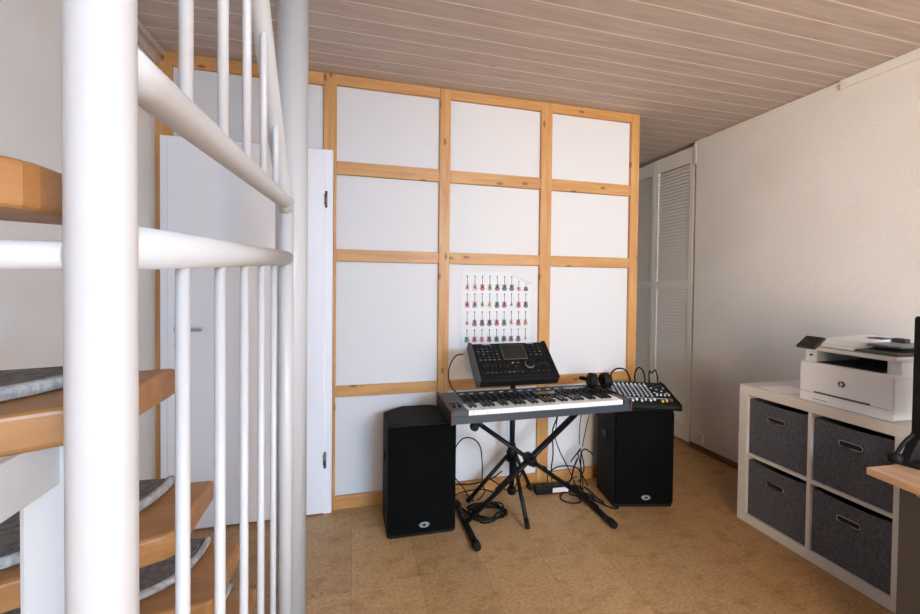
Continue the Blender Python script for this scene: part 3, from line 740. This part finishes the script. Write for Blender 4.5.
for (iy, iz), lab in BOX_LABELS.items():
    y0 = SY0+t_+.003 if iy == 0 else (SY0+SY1)/2+.0085+.003
    z0 = .0505 if iz == 0 else .3965
    Hb = .306 if iz == 0 else .305
    r = thing('fabric_box', lab, 'storage box', (SX+.012, y0+(W-.006)/2, z0), group='grey fabric boxes in the cube shelf')
    w2 = (W-.006)/2
    # front panel with a gently bulging face
    bm = MB(); nx, nz = 14, 14; g = {}
    cx_, cz_ = 0, .212 if iy == 1 else .212
    for i in range(nx+1):
        for j in range(nz+1):
            yy = -w2+2*w2*i/nx; zz = Hb*j/nz
            bul = .004*math.sin(PI*i/nx)*math.sin(PI*j/nz)+.0015*math.sin(i*1.3+iz*2+iy)*math.sin(PI*j/nz)
            sag = -.006*math.sin(PI*i/nx) if j == nz else 0
            g[i, j] = bm.bm.verts.new((-bul*.6+.004, yy, zz+sag))
    for i in range(nx):
        for j in range(nz):
            f = bm.bm.faces.new((g[i, j], g[i+1, j], g[i+1, j+1], g[i, j+1])); f.smooth = True
    bm.box((.006, -w2, 0), (.40, -w2+.004, Hb)); bm.box((.006, w2-.004, 0), (.40, w2, Hb)); bm.box((.396, -w2, 0), (.40, w2, Hb)); bm.box((.006, -w2, 0), (.40, w2, .004))
    bm.build('body', 'fabric', r)
    oc, oz = 0.0, .225
    def slot(ra, rb, n=10):
        return [(oc+sx*(ra-rb)+rb*math.cos(math.radians(a0+180*i/n)), oz+rb*math.sin(math.radians(a0+180*i/n))) for sx, a0 in ((1, -90), (-1, 90)) for i in range(n+1)]
    b = MB(); b.prism(slot(.046, .0125), -.004, .004, axis=0); b.build('hand_hole', 'hole', r)
    ring = slot(.046, .0125); ring.append(ring[0])
    b = MB(); b.tube([(-.0045, y_, z_) for y_, z_ in ring], .0021, 8); b.build('eyelet_rim', 'steel', r, 'metal rim around the hand hole')

b = MB(); b.prism([(.012, .05), (.03, .17), (.22, .15), (.20, -.01)], 0, .0012, bev=0)
o = b.build('paper_sheet', 'bright_paper'); o.location = (2.15+.01, 1.60, .7732)
tag(o, 'loose white sheet of paper on the shelf top, partly under the printer', 'paper')

# ------------------------------------------------------------------ printer
pr = thing('printer', 'white multifunction laser printer with tilted black touchscreen on the cube shelf', 'printer', (2.175, 1.36, .7745))
y0, y1 = -.185, .185   # along the wall; the front faces the room (-x)
b = MB()
b.prism([(0, 0), (.38, 0), (.38, .19), (0.085, .19), (.006, .19), (0, .184)], y0, y1, axis=1, bev=.006, seg=3)
b.build('body', 'printer', pr)
b = MB(); b.box((.03, .13, .185), (.38, y1-.004, .252), .003); b.build('left_column', 'printer', pr)
b = MB(); b.box((.045, y0+.004, .185), (.38, y0+.05, .252), .003); b.build('right_column', 'printer', pr)
b = MB(); b.box((.33, y0+.048, .188), (.37, .132, .252)); b.box((.03, y0+.053, .1905), (.332, .128, .193), .001); b.build('output_tray', 'printer_grey', pr)
b = MB(); b.prism([(.005, .250), (.385, .250), (.385, .272), (.0, .268)], y0-.003, y1+.003, axis=1, bev=.004, seg=2); b.build('scanner_bed', 'printer', pr)
# document feeder on the lid
b = MB(); b.prism([(.015, .272), (.38, .272), (.38, .300), (.32, .322), (.06, .312), (.02, .292)], -.03, y1-.078, axis=1, bev=.005, seg=2); b.prism([(.085, .272), (.38, .272), (.38, .298), (.10, .292)], y1-.079, y1-.002, axis=1, bev=.003, seg=2); b.build('feeder_cover', 'printer', pr)
b = MB(); b.prism([(.015, .271), (.36, .271), (.36, .285), (.03, .280)], y0+.002, -.028, axis=1, bev=.002); b.build('scanner_lid', 'printer_grey', pr, 'dark document lid')
b = MB(); b.box((.10, -.150, .296), (.33, -.02, .306), .003); b.box((.15, -.06, .283), (.27, -.03, .298)); b.build('feeder_tray', 'printer_mid', pr)
b = MB(); b.box((.20, -.028, .302), (.27, .03, .3225), .002); b.build('feeder_slot', 'printer_grey', pr)
b = MB(); b.box((.25, -.085, .304), (.285, -.035, .326), .003); b.build('paper_guide', 'printer_grey', pr)
# touchscreen
TS = Matrix.Translation((-.026, .143, .256)) @ Matrix.Rotation(math.radians(-34), 4, 'Y')
b = MB(); b.box((0, -.043, 0), (.086, .043, .013), .003, M4=TS); b.build('touchscreen', 'printer_grey', pr)
b = MB(); b.box((.003, -.040, .013), (.083, .040, .0136), M4=TS); b.build('touchscreen_glass', 'screen', pr)
b = MB(); b.box((.0285, .148, .218), (.031, .162, .226)); b.build('port', 'hole', pr)
# front drawer seam and grip
b = MB(); b.box((-.0012, y0+.008, .044), (.002, y1-.006, .0455), mi=0); b.build('drawer_seam', 'printer_mid', pr)
b = MB(); b.box((-.0016, -.105, .046), (.002, .118, .0525), mi=0); b.build('drawer_grip', 'printer_grey', pr)
b = MB(); b.box((-.003, .055, .017), (.001, .125, .0445), .001); b.build('grip_flap', 'printer', pr)
b = MB(); b.box((-.0018, .06, .014), (.001, .122, .0175)); b.build('flap_shadow_gap', 'printer_mid', pr)
# round two-letter emblem
lg = MB(); n = 32
lg.prism([(.0185*math.cos(2*PI*i/n), .0185*math.sin(2*PI*i/n)) for i in range(n)], -.0022, .001, axis=0, mi=0)
def stroke(p, q, w=.0021):
    p, q = Vector(p), Vector(q); dv = (q-p).normalized(); nv = Vector((-dv.y, dv.x))*w
    lg.prism([tuple(p+nv), tuple(p-nv), tuple(q-nv), tuple(q+nv)], -.0030, -.0020, axis=0, mi=1)
# y decreases to the viewer's right
stroke((.0085, -.0075), (.0025, .0155)); stroke((.0058, .003), (.0005, .0055)); stroke((.0005, .0055), (.0035, -.0075))
stroke((-.0015, .0055), (.0042-.0005, -.0155)); stroke((-.0015, .0058), (-.0075, .0055)); stroke((-.0075, .0058), (-.0050, -.0065)); stroke((-.0050, -.0062), (.001, -.0060))
o = lg.build('emblem', ['printer_grey', 'knob_white'], pr, 'dark round hp emblem'); o.location = (0, .003, .112); o.scale = (1, .76, .76)

# ------------------------------------------------------------------ desk with monitor at the right edge
dk = thing('desk', 'oak topped desk corner in front of the cube shelf at the right edge', 'desk', (2.1, .6, 0))
def D(x, y): return (x-2.1, y-.6)
b = MB(); b.prism([D(1.665, .965), D(2.66, .90), D(2.58, -.35), D(1.50, -.25)][::-1], .708, .732, bev=.0015); b.build('desk_top', 'oak', dk)
b = MB(); b.prism([D(1.752, .925), D(1.774, .923), D(1.70, .10), D(1.678, .10)][::-1], 0, .708); b.build('side_panel', 'anthracite', dk)
b = MB(); b.prism([D(1.75, -.20), D(2.5, -.25), D(2.5, -.275), D(1.75, -.225)][::-1], 0, .708); b.build('side_panel', 'anthracite', dk)
b = MB(); b.torus(D(1.738, .865)+(.68,), .011, .002, (1, 0, 0), 16, 6); b.lathe([(.004, 0), (.004, .018)], D(1.738, .865)+(.69,), n=8); b.build('cable_hook', 'steel', dk)

mn = thing('monitor', 'black monitor on a curved stand on the desk, cut by the right border', 'monitor', (1.840, .93, .732))
b = MB(); b.prism(rrect(.002, .085, .46, .505, .012), -.018, .018, axis=1, bev=.004); b.build('screen_housing', 'black', mn)
b = MB(); b.prism(rrect(.014, .097, .448, .493, .004), -.0195, -.0178, axis=1); b.build('screen_panel', 'screen', mn)
b = MB(); b.tube(smooth_path([(.05, .0, .115), (.0, .012, .10), (-.03, .02, .07), (-.045, .03, .03)]), .006, 12); b.build('stand_arm', 'rubber', mn)
b = MB(); b.prism([(-.045, .02), (-.03, -.035), (.24, -.035), (.24, .055), (-.03, .05)], 0, .022, bev=.004); b.build('stand_base', 'black', mn)
b = MB(); b.prism([(-.03, 0), (.11, 0), (.11, .10), (.03, .10), (.012, .07)], -.014, .014, axis=1, bev=.003, M4=Matrix.Translation((-.01, .01, .02))); b.build('stand_bracket', 'black', mn)
b = MB(); b.lathe([(.002, -.016), (.017, -.012), (.019, 0), (.017, .012), (.002, .016)], (-.047, .03, .0195), (1, 0, 0), 18); b.build('stand_foot', 'rubber', mn)
b = MB(); b.lathe([(.008, 0), (.008, .012)], (.018, -.0, .088), (0, -1, 0), 12); b.build('screw', 'steel', mn)
